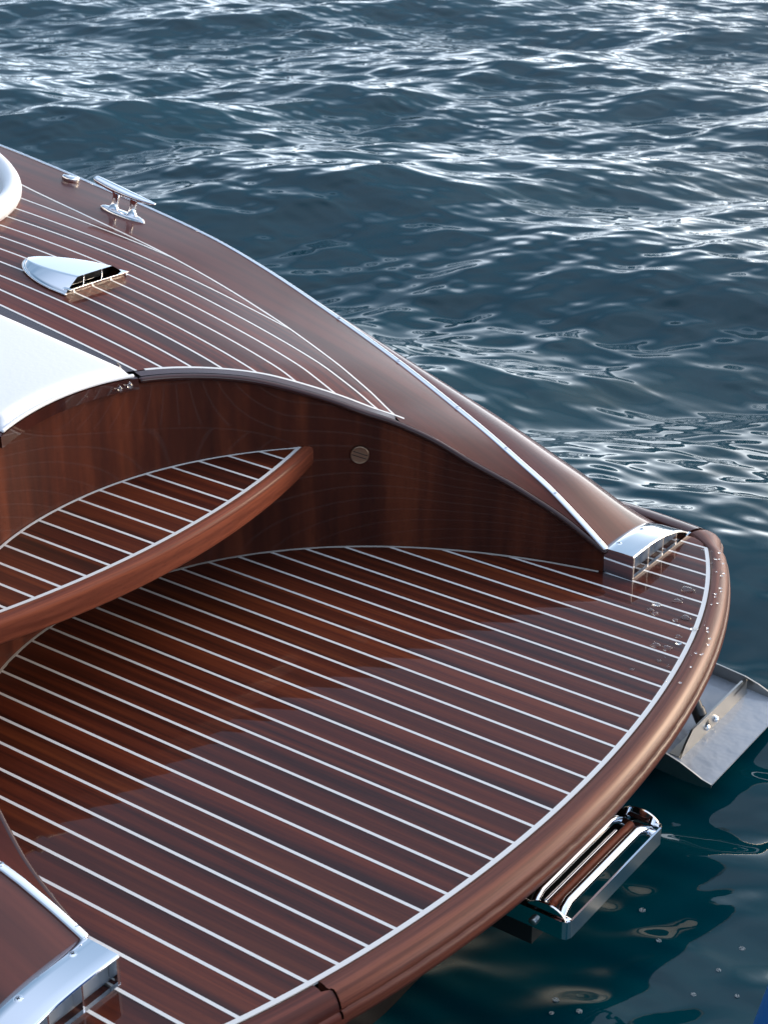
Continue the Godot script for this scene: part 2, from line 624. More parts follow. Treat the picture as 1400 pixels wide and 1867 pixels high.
func sea() -> void:
	var xs := axis_stops(-0.6, 9.4, 0.027, 700)
	var zs := axis_stops(-8.2, 0.9, 0.027, 700)
	var n := xs.size()
	var m := zs.size()
	var pts := PackedVector3Array()
	var uv := PackedVector2Array()
	pts.resize(n * m)
	uv.resize(n * m)
	for i in n:
		var cx := absf(xs[mini(i + 1, n - 1)] - xs[maxi(i - 1, 0)]) * 0.5
		for j in m:
			var cz := absf(zs[mini(j + 1, m - 1)] - zs[maxi(j - 1, 0)]) * 0.5
			pts[i * m + j] = sea_point(xs[i], zs[j], maxf(cx, cz))
			uv[i * m + j] = Vector2(xs[i], zs[j])
	var nor := PackedVector3Array()
	nor.resize(n * m)
	for i in n:
		for j in m:
			var du := pts[mini(i + 1, n - 1) * m + j] - pts[maxi(i - 1, 0) * m + j]
			var dv := pts[i * m + mini(j + 1, m - 1)] - pts[i * m + maxi(j - 1, 0)]
			nor[i * m + j] = dv.cross(du).normalized()
	var idx := PackedInt32Array()
	idx.resize((n - 1) * (m - 1) * 6)
	var k := 0
	for i in n - 1:
		for j in m - 1:
			var a := i * m + j
			for q in [a, a + m, a + m + 1, a, a + m + 1, a + 1]:
				idx[k] = q
				k += 1
	var arr := []
	arr.resize(Mesh.ARRAY_MAX)
	arr[Mesh.ARRAY_VERTEX] = pts
	arr[Mesh.ARRAY_NORMAL] = nor
	arr[Mesh.ARRAY_TEX_UV] = uv
	arr[Mesh.ARRAY_INDEX] = idx
	var mesh := ArrayMesh.new()
	mesh.add_surface_from_arrays(Mesh.PRIMITIVE_TRIANGLES, arr)
	mesh.surface_set_material(0, M.water)
	var o := MeshInstance3D.new()
	o.name = "sea"
	o.mesh = mesh
	o.set_meta("kind", "structure")
	add_child(o)


# ---------------------------------------------------------------- boat
func tone() -> Color:
	var t := rng.randf_range(0.72, 1.28)
	return Color(t, t * rng.randf_range(0.92, 1.06), t * rng.randf_range(0.9, 1.05))

func zero_height(_x: float, _z: float) -> float: return 0.0

func swim_platform() -> void:
	var st := begin()
	var rows := []
	for i in 33:
		var x := lerpf(-0.92, 0.92, i / 32.0)
		var f := wall_z(x) - 0.01 if absf(x - XO) < 0.68 else -0.33
		rows.append(PackedVector3Array([Vector3(x, -0.012, f), Vector3(x, -0.012, arc_z(x) + 0.006)]))
	grid(st, rows, Vector3.UP)
	rows = []
	for i in 33:
		var x := lerpf(-0.92, 0.92, i / 32.0)
		var f := wall_z(x) - 0.01 if absf(x - XO) < 0.68 else -0.33
		rows.append(PackedVector3Array([Vector3(x, -0.05, f), Vector3(x, -0.05, arc_z(x) + 0.006)]))
	grid(st, rows, Vector3.DOWN)
	var base := put(boat, "swim_platform", st, M.bottom)
	var seams := []
	for k in 37:
		seams.append(0.8972 - PITCH * k)
	var front := func(x: float) -> float:
		return wall_z(x) + 0.0045 if absf(x - XO) < 0.692 else -0.32
	var aft := func(x: float) -> float:
		return arc_z(x) - 0.0038
	rng.seed = 5
	var xr := 0.925
	for k in 38:
		var x1: float = (seams[k - 1] - SEAM / 2) if k > 0 else xr
		var x0: float = (seams[k] + SEAM / 2) if k < 37 else -0.965
		if k == 37:
			x0 = -0.905
		if x1 - x0 < 0.004:
			continue
		strip(base, "plank", M.plank, func(_z): return x0, func(_z): return x1, front, aft, zero_height, 6, 22, 0.00035, 0.01, tone(), Vector2(rng.randf_range(0.0, 0.44), rng.randf_range(0.0, 0.1) - 1.9))
	for k in 37:
		var xc: float = seams[k]
		strip(base, "caulk_seam", M.caulk, func(_z): return xc - SEAM / 2, func(_z): return xc + SEAM / 2, front, aft, func(_x, _z): return 0.0002, 1, 10, 0.0, 0.008)
	# border lines: aft arc, and a thin bead of sealant along the foot of the bulwark
	var a := PackedVector3Array()
	var b := PackedVector3Array()
	for i in 81:
		var x := lerpf(-0.885, 0.9, i / 80.0)
		a.append(Vector3(x, 0.0003, arc_z(x) - 0.0038))
		b.append(Vector3(x, 0.0003, arc_z(x) + 0.0046))
	band(base, "border_line", M.caulk, a, b)
	a = PackedVector3Array()
	b = PackedVector3Array()
	var wob := FastNoiseLite.new()
	wob.frequency = 8.0
	for i in 161:
		var an := lerpf(0.27, PI - 0.27, i / 160.0)
		var p := wall_pt(an)
		var q := wall_pt(an, -0.0045 + 0.002 * wob.get_noise_1d(i * 0.04))
		a.append(Vector3(p.x, 0.0012, p.y))
		b.append(Vector3(q.x, 0.0006, q.y))
	band(base, "sealant_bead", M.sealant, a, b)

func rim_path() -> Array:
	var path := PackedVector2Array()
	for q in [[0.965, -0.75], [0.95, -0.45], [0.93, -0.31], [0.925, -0.272], [0.918, -0.25]]:
		path.append(Vector2(XO - q[0], q[1]))
	for i in 97:
		var x := lerpf(XO - 0.887, XO + 0.887, i / 96.0)
		path.append(Vector2(x, arc_z(x) + 0.005))
	for q in [[0.918, -0.25], [0.925, -0.272], [0.93, -0.31], [0.95, -0.45], [0.965, -0.75]]:
		path.append(Vector2(XO + q[0], q[1]))
	# soften the corners
	for pass_ in 2:
		var out := PackedVector2Array([path[0]])
		for i in path.size() - 1:
			out.append(path[i].lerp(path[i + 1], 0.25))
			out.append(path[i].lerp(path[i + 1], 0.75))
		out.append(path[path.size() - 1])
		path = out
	var nor := PackedVector2Array()
	var n := path.size()
	for i in n:
		var t := (path[mini(i + 1, n - 1)] - path[maxi(i - 1, 0)]).normalized()
		nor.append(Vector2(-t.y, t.x))
	return [path, nor]

func gunwale_rim() -> void:
	var pn := rim_path()
	var path: PackedVector2Array = pn[0]
	var nor: PackedVector2Array = pn[1]
	var prof := [[0.0, -0.03], [0.0, 0.0], [0.006, 0.0016], [0.013, 0.0018], [0.02, 0.0008], [0.027, -0.002], [0.0335, -0.0065], [0.0385, -0.0125], [0.0415, -0.0185], [0.043, -0.0245], [0.0428, -0.026], [0.0408, -0.0268], [0.041, -0.028], [0.0435, -0.0286], [0.0465, -0.031], [0.0478, -0.037], [0.0472, -0.045], [0.0445, -0.051], [0.039, -0.0545], [0.0, -0.057]]
	var wob := FastNoiseLite.new()
	wob.frequency = 3.0
	wob.seed = 9
	# two lengths of timber that meet in a stepped scarf joint towards port
	for piece in 4:
		var rows := []
		var uvs := []
		var run := 0.0
		for i in path.size():
			if i > 0:
				run += path[i].distance_to(path[i - 1])
			if piece == 0 and (path[i].x < -0.515 or path[i].y < -0.262):
				continue
			if piece == 1 and (path[i].x > -0.5172 or path[i].y < -0.262):
				continue
			if piece > 1 and (path[i].y > -0.2625 or signf(path[i].x) != (1.0 if piece == 2 else -1.0)):
				continue
			var row := PackedVector3Array()
			var uv := PackedVector2Array()
			var l := 0.0
			var au := absf(path[i].x - XO)
			var wide := tab(PackedFloat64Array([0.0, 0.25, 0.5, 0.75, 0.9]), PackedFloat64Array([0.96, 0.93, 0.89, 0.85, 0.86]), minf(au, 0.9))
			wide = lerpf(wide, 1.5, smoothstep(0.2, 0.25, -path[i].y)) + 0.1 * exp(-pow((path[i].y + 0.25) / 0.012, 2))
			var narrow := 1.0 if path[i].y > -0.3 else lerpf(1.0, 0.4, smoothstep(0.3, 0.68, -path[i].y))
			for q in prof:
				var grow: float = 1.0 + 0.004 * wob.get_noise_1d(run * 3.0)
				var d: float = q[0] * narrow * grow * wide
				# the scarf: the joint steps along the rim half way across it
				var along := 0.0
				if piece == 0 and rows.is_empty() and q[0] > 0.024:
					along = 0.024
				if piece == 1 and path[i].x > -0.5172 - 0.02 and q[0] > 0.024:
					along = 0.0255
				var t := Vector2(nor[i].y, -nor[i].x)
				var p := path[i] + nor[i] * d + t * along
				var yy: float = q[1] - (0.0012 if piece == 1 else 0.0)
				if q[1] < -0.02 and q[1] > -0.03:
					yy += 0.0012 * wob.get_noise_1d(run * 6.0 + 40)
				row.append(Vector3(p.x, yy, p.y))
				uv.append(Vector2(l + 0.05 + 0.16 * piece, run * 0.95))
				l += 0.008
			rows.append(row)
			uvs.append(uv)
		var st := begin()
		grid(st, rows, Vector3(XO, -0.1, -0.4), true, uvs, Color(0.78, 0.66, 0.72) if piece == 1 else Color.WHITE)
		tri_fan(st, rows[0], Vector3(-1, 0, 0))
		tri_fan(st, rows[rows.size() - 1], Vector3(1, 0, 0))
		put(boat, "gunwale_rim" if piece < 2 else "hull_rail", st, M.rim if piece < 2 else M.flank)

func bulwark() -> void:
	var st := begin()
	var rows := []
	var uvs := []
	var n := 140
	var run := 0.0
	var last := Vector2.ZERO
	var tops := PackedVector3Array()
	for i in n + 1:
		var a := lerpf(0.262, PI - 0.262, float(i) / n)
		var p := wall_pt(a)
		if i > 0:
			run += p.distance_to(last)
		last = p
		var tip := XO + absf(p.x - XO) + lean(p.y)
		var top := deck(tip, p.y) - 0.004
		if absf(p.x - XO) < 0.163:
			top -= 0.016
		tops.append(Vector3(p.x, top, p.y))
		var row := PackedVector3Array()
		var uv := PackedVector2Array()
		for j in 9:
			var y := lerpf(-0.03, top, j / 8.0)
			row.append(Vector3(p.x + signf(p.x - XO) * lean(p.y) * j / 8.0, y, p.y))
			uv.append(Vector2(run, y + 0.2))
		rows.append(row)
		uvs.append(uv)
	grid(st, rows, Vector3(0, 0, 1), false, uvs)
	var w := put(boat, "bulwark", st, M.wall)
	# slotted bronze plug
	var at := Vector3(0.5119, 0.1946, wall_z(0.5119))
	var na := wall_pt(0.0)
	var dz := (wall_z(0.515) - wall_z(0.509)) / 0.006
	var nrm := Vector3(-dz, 0, 1).normalized()
	if nrm.x > 0:
		nrm = Vector3(-absf(nrm.x), 0, nrm.z)
	st = begin()
	lathe(st, at, nrm, [[0.0178, -0.002], [0.0178, 0.003], [0.0172, 0.0042], [0.0164, 0.0046], [0.0158, 0.0038], [0.008, 0.004], [0.0, 0.004]], 40)
	var plug := put(w, "slotted_plug", st, M.bronze)
	plug.set_meta("label", "round bronze plug with a slot across its face")
	st = begin()
	var u := (Vector3.UP * 0.35 + nrm.cross(Vector3.UP)).normalized()
	var v := nrm.cross(u).normalized()
	var lowq := PackedVector3Array()
	var highq := PackedVector3Array()
	for o in [-0.0036, 0.0036]:
		lowq.clear()
		highq.clear()
		for c in [[-1, -1], [1, -1], [1, 1], [-1, 1]]:
			var p: Vector3 = at + u * (0.0145 * c[0]) + v * (0.0007 * c[1]) + v * o
			lowq.append(p + nrm * 0.0035)
			highq.append(p + nrm * 0.0044)
		prism(st, lowq, highq)
	put(w, "plug_slot", st, M.dark)
	# rounded lip of the deck edge that overhangs the bulwark
	for s in [1, -1]:
		var path := PackedVector3Array()
		for i in 71:
			var a := lerpf(0.262, PI / 2 - 0.232, i / 70.0)
			var p := wall_pt(a, -0.002)
			p.x += lean(p.y)
			var h := deck(p.x, p.y)
			path.append(side(s, p.x, h - 0.0068, p.y))
		st = begin()
		tube(st, path, 0.0062, 12, Vector2(1.0, 1.0))
		put(boat, "deck_edge_lip", st, M.trim)

func screw(parent: Node, at: Vector3, nrm: Vector3, r := 0.0048) -> void:
	var st := begin()
	lathe(st, at, nrm, [[r * 1.18, -0.0004], [r * 1.18, 0.0001], [r * 1.02, -0.0004], [r * 0.95, 0.0002], [r * 0.5, 0.0007], [0.0, 0.0008]], 20)
	var s := put(parent, "screw", st, M.chrome)
	var st2 := begin()
	var u := nrm.cross(Vector3(0.3, 0.1, 0.9)).normalized()
	var v := nrm.cross(u)
	for d in [[u, v], [v, u]]:
		var low := PackedVector3Array()
		var high := PackedVector3Array()
		for c in [[-1, -1], [1, -1], [1, 1], [-1, 1]]:
			var p: Vector3 = at + d[0] * (r * 0.5 * c[0]) + d[1] * (r * 0.13 * c[1])
			low.append(p + nrm * 0.0004)
			high.append(p + nrm * (0.001 if d[0] == u else 0.00104))
		prism(st2, low, high)
	st2.index()
	st2.commit(s.mesh)
	s.mesh.surface_set_material(1, M.dark)

func inner_x(z: float) -> float:
	if z < -0.71:
		return cover_x(z)
	return wall_x(z) + lean(z)

func topsides(s: int) -> void:
	var st := begin()
	var rows := []
	var uvs := []
	for i in 111:
		var z := lerpf(-3.1, -0.312, i / 110.0)
		var row := PackedVector3Array()
		var uv := PackedVector2Array()
		for j in 13:
			var f := j / 12.0
			var x := lerpf(inner_x(z), sheer_x(z) - 0.001, f)
			row.append(side(s, x, deck(x, z), z))
			uv.append(Vector2(x, -z))
		rows.append(row)
		uvs.append(uv)
	grid(st, rows, Vector3.UP, false, uvs)
	put(boat, "covering_board", st, M.cover)
	# margin board along the bulwark edge
	st = begin()
	rows = []
	uvs = []
	for i in 61:
		var a := lerpf(0.722, PI / 2 - 0.232, i / 60.0)
		var row := PackedVector3Array()
		var uv := PackedVector2Array()
		for j in 4:
			var p := wall_pt(a, lerpf(0.0, 0.0205, j / 3.0))
			p.x += lean(p.y)
			row.append(side(s, p.x, deck(p.x, p.y), p.y))
			uv.append(Vector2(0.3 + j * 0.01, i * 0.02))
		rows.append(row)
		uvs.append(uv)
	grid(st, rows, Vector3.UP, false, uvs)
	put(boat, "margin_board", st, M.trim)
	# hull flank: from the metal strip over a rounded shoulder down to the water
	st = begin()
	rows = []
	uvs = []
	for i in 121:
		var z := lerpf(-3.1, -0.312, i / 120.0)
		var x0 := sheer_x(z)
		var h0 := sheer_h(z) - 0.001
		var x1 := flank_x(z)
		var row := PackedVector3Array()
		var uv := PackedVector2Array()
		var p := lerpf(1.0, 0.465, smoothstep(0.3, 0.75, -z))
		var e := lerpf(2.9, 2.15, smoothstep(0.3, 0.75, -z))
		for j in 23:
			var f := sin(PI / 2 * j / 22.0)
			row.append(side(s, x0 + (x1 - x0) * f, h0 * pow(maxf(1.0 - pow(f, e), 0.0), p), z))
			uv.append(Vector2(0.02 * j + 0.2, -z))
		for j in 5:
			row.append(side(s, x1 - 0.012 * (j + 1) * (j + 1) * 0.3, -0.14 * (j + 1), z))
			uv.append(Vector2(0.02 * j + 0.6, -z))
		rows.append(row)
		uvs.append(uv)
	grid(st, rows, Vector3(s, 0.3, 0), false, uvs)
	put(boat, "hull_flank", st, M.flank)
	# bright metal strip along the sheer
	var path := PackedVector3Array()
	for i in 121:
		var z := lerpf(-3.1, -0.314, i / 120.0)
		path.append(side(s, sheer_x(z), sheer_h(z) + 0.0005, z))
	st = begin()
	var rad := []
	for p in path:
		rad.append(lerpf(0.007, 0.0042, smoothstep(0.8, 1.5, -p.z)))
	tube(st, path, rad, 14, Vector2(1.0, 0.62))
	var strip_ := put(boat, "metal_strip", st, M.chrome)
	for z in [-0.327, -0.437, -0.575, -0.722, -0.91, -1.1]:
		screw(strip_, side(s, sheer_x(z), sheer_h(z) + 0.0049, z), Vector3.UP, 0.0036)

func arch(f: float) -> float:
	return maxf(1.0 - pow(f, 2.9), 0.0)

func end_cap(s: int) -> void:
	var z0 := -0.315
	var z1 := -0.253
	var xi := 0.693
	var xe := 0.937
	var hh := 0.0495
	var st := begin()
	var rows := []
	for zi in 7:
		var z: float = [z0, z0, lerpf(z0, z1, 0.3), lerpf(z0, z1, 0.7), z1 - 0.0025, z1 - 0.0006, z1][zi]
		var lift: float = [-0.004, 0.0022, 0.0022, 0.0022, 0.002, 0.0008, -0.0015][zi]
		var row := PackedVector3Array()
		for j in 25:
			var f := j / 24.0
			var skew := 0.004 * f
			row.append(side(s, lerpf(xi - 0.001, xe, f), hh * arch(f) + lift, z - skew))
		rows.append(row)
	grid(st, rows, Vector3.UP)
	# inner side plate
	rows = []
	for j in 5:
		var y := lerpf(0.0, hh + 0.001, j / 4.0)
		rows.append(PackedVector3Array([side(s, xi + 0.001, y, z0 - 0.004), side(s, xi - 0.0008, y, z1 - 0.001), side(s, xi, y, z1)]))
	grid(st, rows, Vector3(-s, 0, 0))
	var cap := put(boat, "fin_end_cap", st, M.chrome)
	# frame round the opening that faces aft: sill, jamb, underside of the hood
	st = begin()
	var lo := side(s, xi, 0.0006, z1 - 0.006)
	var hi := side(s, xe - 0.004, 0.0052, z1)
	box(st, Vector3(minf(lo.x, hi.x), lo.y, lo.z), Vector3(maxf(lo.x, hi.x), hi.y, hi.z))
	lo = side(s, xi - 0.0005, 0.0052, z1 - 0.006)
	hi = side(s, xi + 0.0045, hh - 0.003, z1 - 0.0003)
	box(st, Vector3(minf(lo.x, hi.x), lo.y, lo.z), Vector3(maxf(lo.x, hi.x), hi.y, hi.z))
	put(cap, "opening_frame", st, M.chrome)
	for f in [0.26, 0.5, 0.73]:
		st = begin()
		var x := lerpf(xi, xe, f)
		lo = side(s, x - 0.0014, 0.0052, z1 - 0.02)
		hi = side(s, x + 0.0014, hh * arch(f) - 0.0012, z1 - 0.002)
		box(st, Vector3(minf(lo.x, hi.x), lo.y, lo.z), Vector3(maxf(lo.x, hi.x), hi.y, hi.z))
		put(cap, "opening_bar", st, M.chrome)
	st = begin()
	rows = []
	for j in 13:
		var f := j / 12.0
		rows.append(PackedVector3Array([side(s, lerpf(xi, xe, f), 0.0004, z1 - 0.021), side(s, lerpf(xi, xe, f), hh * arch(f) + 0.0006, z1 - 0.021)]))
	grid(st, rows, Vector3(0, 0, 1))
	put(cap, "back_plate", st, M.plate)
	screw(cap, side(s, xi + 0.032, hh * arch(0.13) + 0.0024, z0 + 0.013), Vector3.UP, 0.0052)
	screw(cap, side(s, xi + 0.125, hh * arch(0.51) + 0.0024, z0 + 0.012), Vector3(s * 0.2, 0.98, 0).normalized(), 0.0052)

func side_deck(s: int) -> void:
	var st := begin()
	var rows := []
	for i in 31:
		var x := lerpf(0.176, 0.58, i / 30.0)
		var row := PackedVector3Array()
		for j in 21:
			var z := lerpf(-1.95, wall_z(x, 0.01), j / 20.0)
			row.append(side(s, x, deck(x, z) - 0.012, z))
		rows.append(row)
	grid(st, rows, Vector3.UP)
	var base := put(boat, "side_deck", st, M.bottom)
	var w := 0.0054
	# each seam as a parabola in z, the planks sprung outwards amidships
	var seams := [[-0.05, -0.05, 0.2075], [-0.1, -0.052, 0.2615], [-0.2, -0.055, 0.321], [-0.205, -0.062, 0.378], [-0.21, -0.063, 0.4375], [-0.2, -0.058, 0.4985], [-0.194, -0.058, 0.559], [-0.185, -0.054, 0.6205], [-0.08, 0.006, 0.687], [0.03, 0.08, 0.765]]
	var line := func(k: int, z: float) -> float:
		var q: float = z + 1.2
		return seams[k][0] * q * q + seams[k][1] * q + seams[k][2]
	var aft := func(x: float) -> float:
		return minf(wall_z(x - lean(wall_z(x, 0.0205)), 0.0205), -0.7) - 0.0032
	var fore := func(x: float) -> float:
		return cock_z(x, -0.02)
	rng.seed = 21
	for k in seams.size():
		var k2: int = k
		var x0: Callable
		var x1: Callable
		if s > 0:
			x0 = func(z: float) -> float: return minf(line.call(k2, z) + w / 2, cover_x(z) - w / 2) if k2 < seams.size() else 0.0
			x1 = func(z: float) -> float: return minf((line.call(k2 + 1, z) - w / 2) if k2 + 1 < seams.size() else 2.0, cover_x(z) - w / 2)
			deck_piece(base, "plank", M.deck_plank, x0, x1, fore, aft, s, 0.0003, 40, 4, tone(), Vector2(rng.randf_range(0, 0.42), rng.randf_range(-1.0, -0.2)))
			var l0 := func(z: float) -> float: return minf(line.call(k2, z) - w / 2, cover_x(z) - w / 2)
			var l1 := func(z: float) -> float: return minf(line.call(k2, z) + w / 2, cover_x(z) - w / 2)
			if true:
				deck_piece(base, "caulk_seam", M.caulk, l0, l1, fore, aft, s, 0.0, 60, 1, Color.WHITE, Vector2.ZERO, 0.0003)
	if s < 0:
		deck_piece(base, "planking", M.deck_plank, func(_z): return 0.195, func(z): return cover_x(z), fore, aft, s, 0.0, 40, 8, Color.WHITE, Vector2(0, -1))
	# plank beside the hatch
	deck_piece(base, "hatch_edge_board", M.trim, func(_z): return 0.174, func(z): return line.call(0, z) - w / 2, fore, aft, s, 0.0, 40, 3, Color.WHITE, Vector2(0, -1))
	# inlaid border lines
	var a := PackedVector3Array()
	var b := PackedVector3Array()
	for i in 61:
		var an := lerpf(0.70, PI / 2 - 0.262, i / 60.0)
		var p := wall_pt(an, 0.0205)
		var q := wall_pt(an, 0.027)
		p.x += lean(p.y)
		q.x += lean(q.y)
		a.append(side(s, p.x, deck(p.x, p.y) + 0.0005, p.y))
		b.append(side(s, q.x, deck(q.x, q.y) + 0.0005, q.y))
	band(base, "border_line", M.caulk, a, b)
	a = PackedVector3Array()
	b = PackedVector3Array()
	for i in 81:
		var z := lerpf(-2.1, -0.712, i / 80.0)
		var x := cover_x(z)
		a.append(side(s, x - w * 0.55, deck(x - w * 0.55, z) + 0.0006, z))
		b.append(side(s, x + w * 0.45, deck(x + w * 0.45, z) + 0.0006, z))
	band(base, "border_line", M.caulk, a, b)

# planking between two lines that are functions of z, cut off by the cockpit forward and the bulwark aft
func deck_piece(parent: Node, called: String, mat: Material, x0: Callable, x1: Callable, fore: Callable, aft: Callable, s: int, crown: float, along: int, across: int, tint: Color, uvo: Vector2, lift := 0.0) -> void:
	var st := begin()
	var rows := []
	var uvs := []
	for i in along + 1:
		var t := float(i) / along
		var row := PackedVector3Array()
		var uv := PackedVector2Array()
		for j in across + 1:
			var f := float(j) / across
			var z := -1.2
			var x := 0.0
			for it in 5:
				x = lerpf(x0.call(z), maxf(x1.call(z), x0.call(z)), f)
				z = lerpf(fore.call(x), aft.call(x), t)
			x = lerpf(x0.call(z), maxf(x1.call(z), x0.call(z)), f)
			row.append(side(s, x, deck(x, z) + lift + crown * (1.0 - pow(2 * f - 1, 2)), z))
			uv.append(uvo + Vector2(x - x0.call(z), -z))
		rows.append(row)
		uvs.append(uv)
	grid(st, rows, Vector3.UP, false, uvs, tint)
	put(parent, called, st, mat)

func step() -> void:
	var y0 := 0.214
	var front := func(x: float) -> float:
		var u := x - XO
		return -0.777 - 0.32 * u * u
	var st := begin()
	var rows := []
	for i in 41:
		var x := lerpf(XO - 0.44, XO + 0.44, i / 40.0)
		rows.append(PackedVector3Array([Vector3(x, y0 - 0.008, wall_z(x)), Vector3(x, y0 - 0.008, front.call(x))]))
	grid(st, rows, Vector3.UP)
	rows = []
	for i in 41:
		var x := lerpf(XO - 0.44, XO + 0.44, i / 40.0)
		rows.append(PackedVector3Array([Vector3(x, y0 - 0.04, wall_z(x)), Vector3(x, y0 - 0.04, front.call(x))]))
	grid(st, rows, Vector3.DOWN)
	var base := put(boat, "bulwark_step", st, M.bottom)
	var back := func(x: float) -> float: return minf(wall_z(x) + 0.0075, front.call(x) - 0.008)
	var fr := func(x: float) -> float: return front.call(x) - 0.0035
	var w := 0.0054
	var flat := func(_x: float, _z: float) -> float: return y0
	rng.seed = 33
	for k in range(-8, 11):
		var xa := -0.02 + 0.0497 * (k - 1) + w / 2
		var xb := -0.02 + 0.0497 * k - w / 2
		xa = maxf(xa, XO - 0.425)
		xb = minf(xb, XO + 0.425)
		if xb - xa < 0.004:
			continue
		strip(base, "plank", M.plank, func(_z): return xa, func(_z): return xb, back, fr, flat, 4, 10, 0.0002, 0.008, tone(), Vector2(rng.randf_range(0, 0.44), rng.randf_range(-2.2, -0.3)))
		if k < 10 and absf(xb + w / 2 - XO) < 0.42 and k < 9:
			var xc := xb + w / 2
			strip(base, "caulk_seam", M.caulk, func(_z): return xc - w / 2, func(_z): return xc + w / 2, back, fr, func(_x, _z): return y0 + 0.0002, 1, 6, 0.0, 0.006)
	for e in 2:
		var a := PackedVector3Array()
		var b := PackedVector3Array()
		for i in 61:
			var x := lerpf(XO - 0.43, XO + 0.43, i / 60.0)
			if e == 0:
				a.append(Vector3(x, y0 + 0.0004, minf(wall_z(x) + 0.0018, front.call(x) - 0.004)))
				b.append(Vector3(x, y0 + 0.0004, minf(wall_z(x) + 0.0075, front.call(x))))
			else:
				a.append(Vector3(x, y0 + 0.0005, front.call(x) - 0.0036))
				b.append(Vector3(x, y0 + 0.0005, front.call(x) + 0.0036))
		band(base, "border_line", M.caulk, a, b)
	# rounded nosing that thins towards the bulwark
	st = begin()
	rows = []
	var uvs := []
	for i in 81:
		var x := lerpf(XO - 0.447, XO + 0.447, i / 80.0)
		var u := absf(x - XO) / 0.447
		var t := Vector2(1, -0.64 * (x - XO)).normalized()
		var nn := Vector2(-t.y, t.x)
		var zf: float = front.call(x) + 0.0036
		var h := lerpf(0.054, 0.043, u * u)
		var row := PackedVector3Array()
		var uv := PackedVector2Array()
		var k := 0
		for q in [[0.0, -0.01], [0.0, 0.0], [0.006, 0.0009], [0.0125, 0.0004], [0.0165, -0.0014], [0.0188, -0.0048], [0.0196, -0.009], [0.0196, -0.2], [0.0196, -0.45], [0.019, -0.72], [0.0165, -0.9], [0.011, -1.0], [-0.03, -1.0]]:
			var yy: float = q[1] if q[1] > -0.05 else lerpf(-0.009, -h, (-q[1] - 0.12) / 0.88)
			var p: Vector2 = Vector2(x, zf) + nn * q[0]
			row.append(Vector3(p.x, y0 + yy, p.y))
			uv.append(Vector2(0.004 + k * 0.007, x + 0.6))
			k += 1
		rows.append(row)
		uvs.append(uv)
	grid(st, rows, Vector3(0, 0.2, 1), false, uvs)
	tri_fan(st, rows[80], Vector3(1, 0, 0))
	tri_fan(st, rows[0], Vector3(-1, 0, 0))
	var nose := put(base, "nosing", st, M.nosing)
	nose.set_meta("label", "lighter rounded front edge of the step")

func hatch() -> void:
	var st := begin()
	var hw := 0.1615
	var top := []
	var low := []
	var uvs := []
	for i in 41:
		var t := i / 40.0
		var r1 := PackedVector3Array()
		var r2 := PackedVector3Array()
		var uv := PackedVector2Array()
		for j in 21:
			var x := lerpf(XO - hw, XO + hw, j / 20.0)
			var z := lerpf(-1.62, wall_z(x) + 0.009, t)
			var h := deck(XO + absf(x - XO), minf(z, -0.9))
			r1.append(Vector3(x, h + 0.001, z))
			r2.append(Vector3(x, h - 0.02, z))
			uv.append(Vector2(x + 0.4, -z))
		top.append(r1)
		low.append(r2)
		uvs.append(uv)
	grid(st, top, Vector3.UP, false, uvs)
	grid(st, [top[40], low[40]], Vector3(0, 0, 1), false, [uvs[40], uvs[40]])
	for j in [0, 20]:
		var a := PackedVector3Array()
		var b := PackedVector3Array()
		for i in 41:
			a.append(top[i][j])
			b.append(low[i][j])
		grid(st, [a, b], Vector3(-1 if j == 0 else 1, 0, 0))
	put(boat, "hatch_lid", st, M.trim)
	# clear plastic press studs at the cushion's aft corner
	for q in [[Vector3(0.171, 0.413, -1.028), 0.0065], [Vector3(0.151, 0.396, -0.981), 0.005], [Vector3(0.131, 0.395, -0.986), 0.004]]:
		st = begin()
		var p: Vector3 = q[0]
		var r: float = q[1]
		lathe(st, p, Vector3.UP, [[0.0, -r], [r * 0.9, -r * 0.8], [r, 0.0], [r * 0.6, r * 0.8], [r * 0.25, r * 1.0], [r * 0.2, r * 1.5], [0.0, r * 1.6]], 12)
		put(boat, "plastic_stud", st, M.clear)

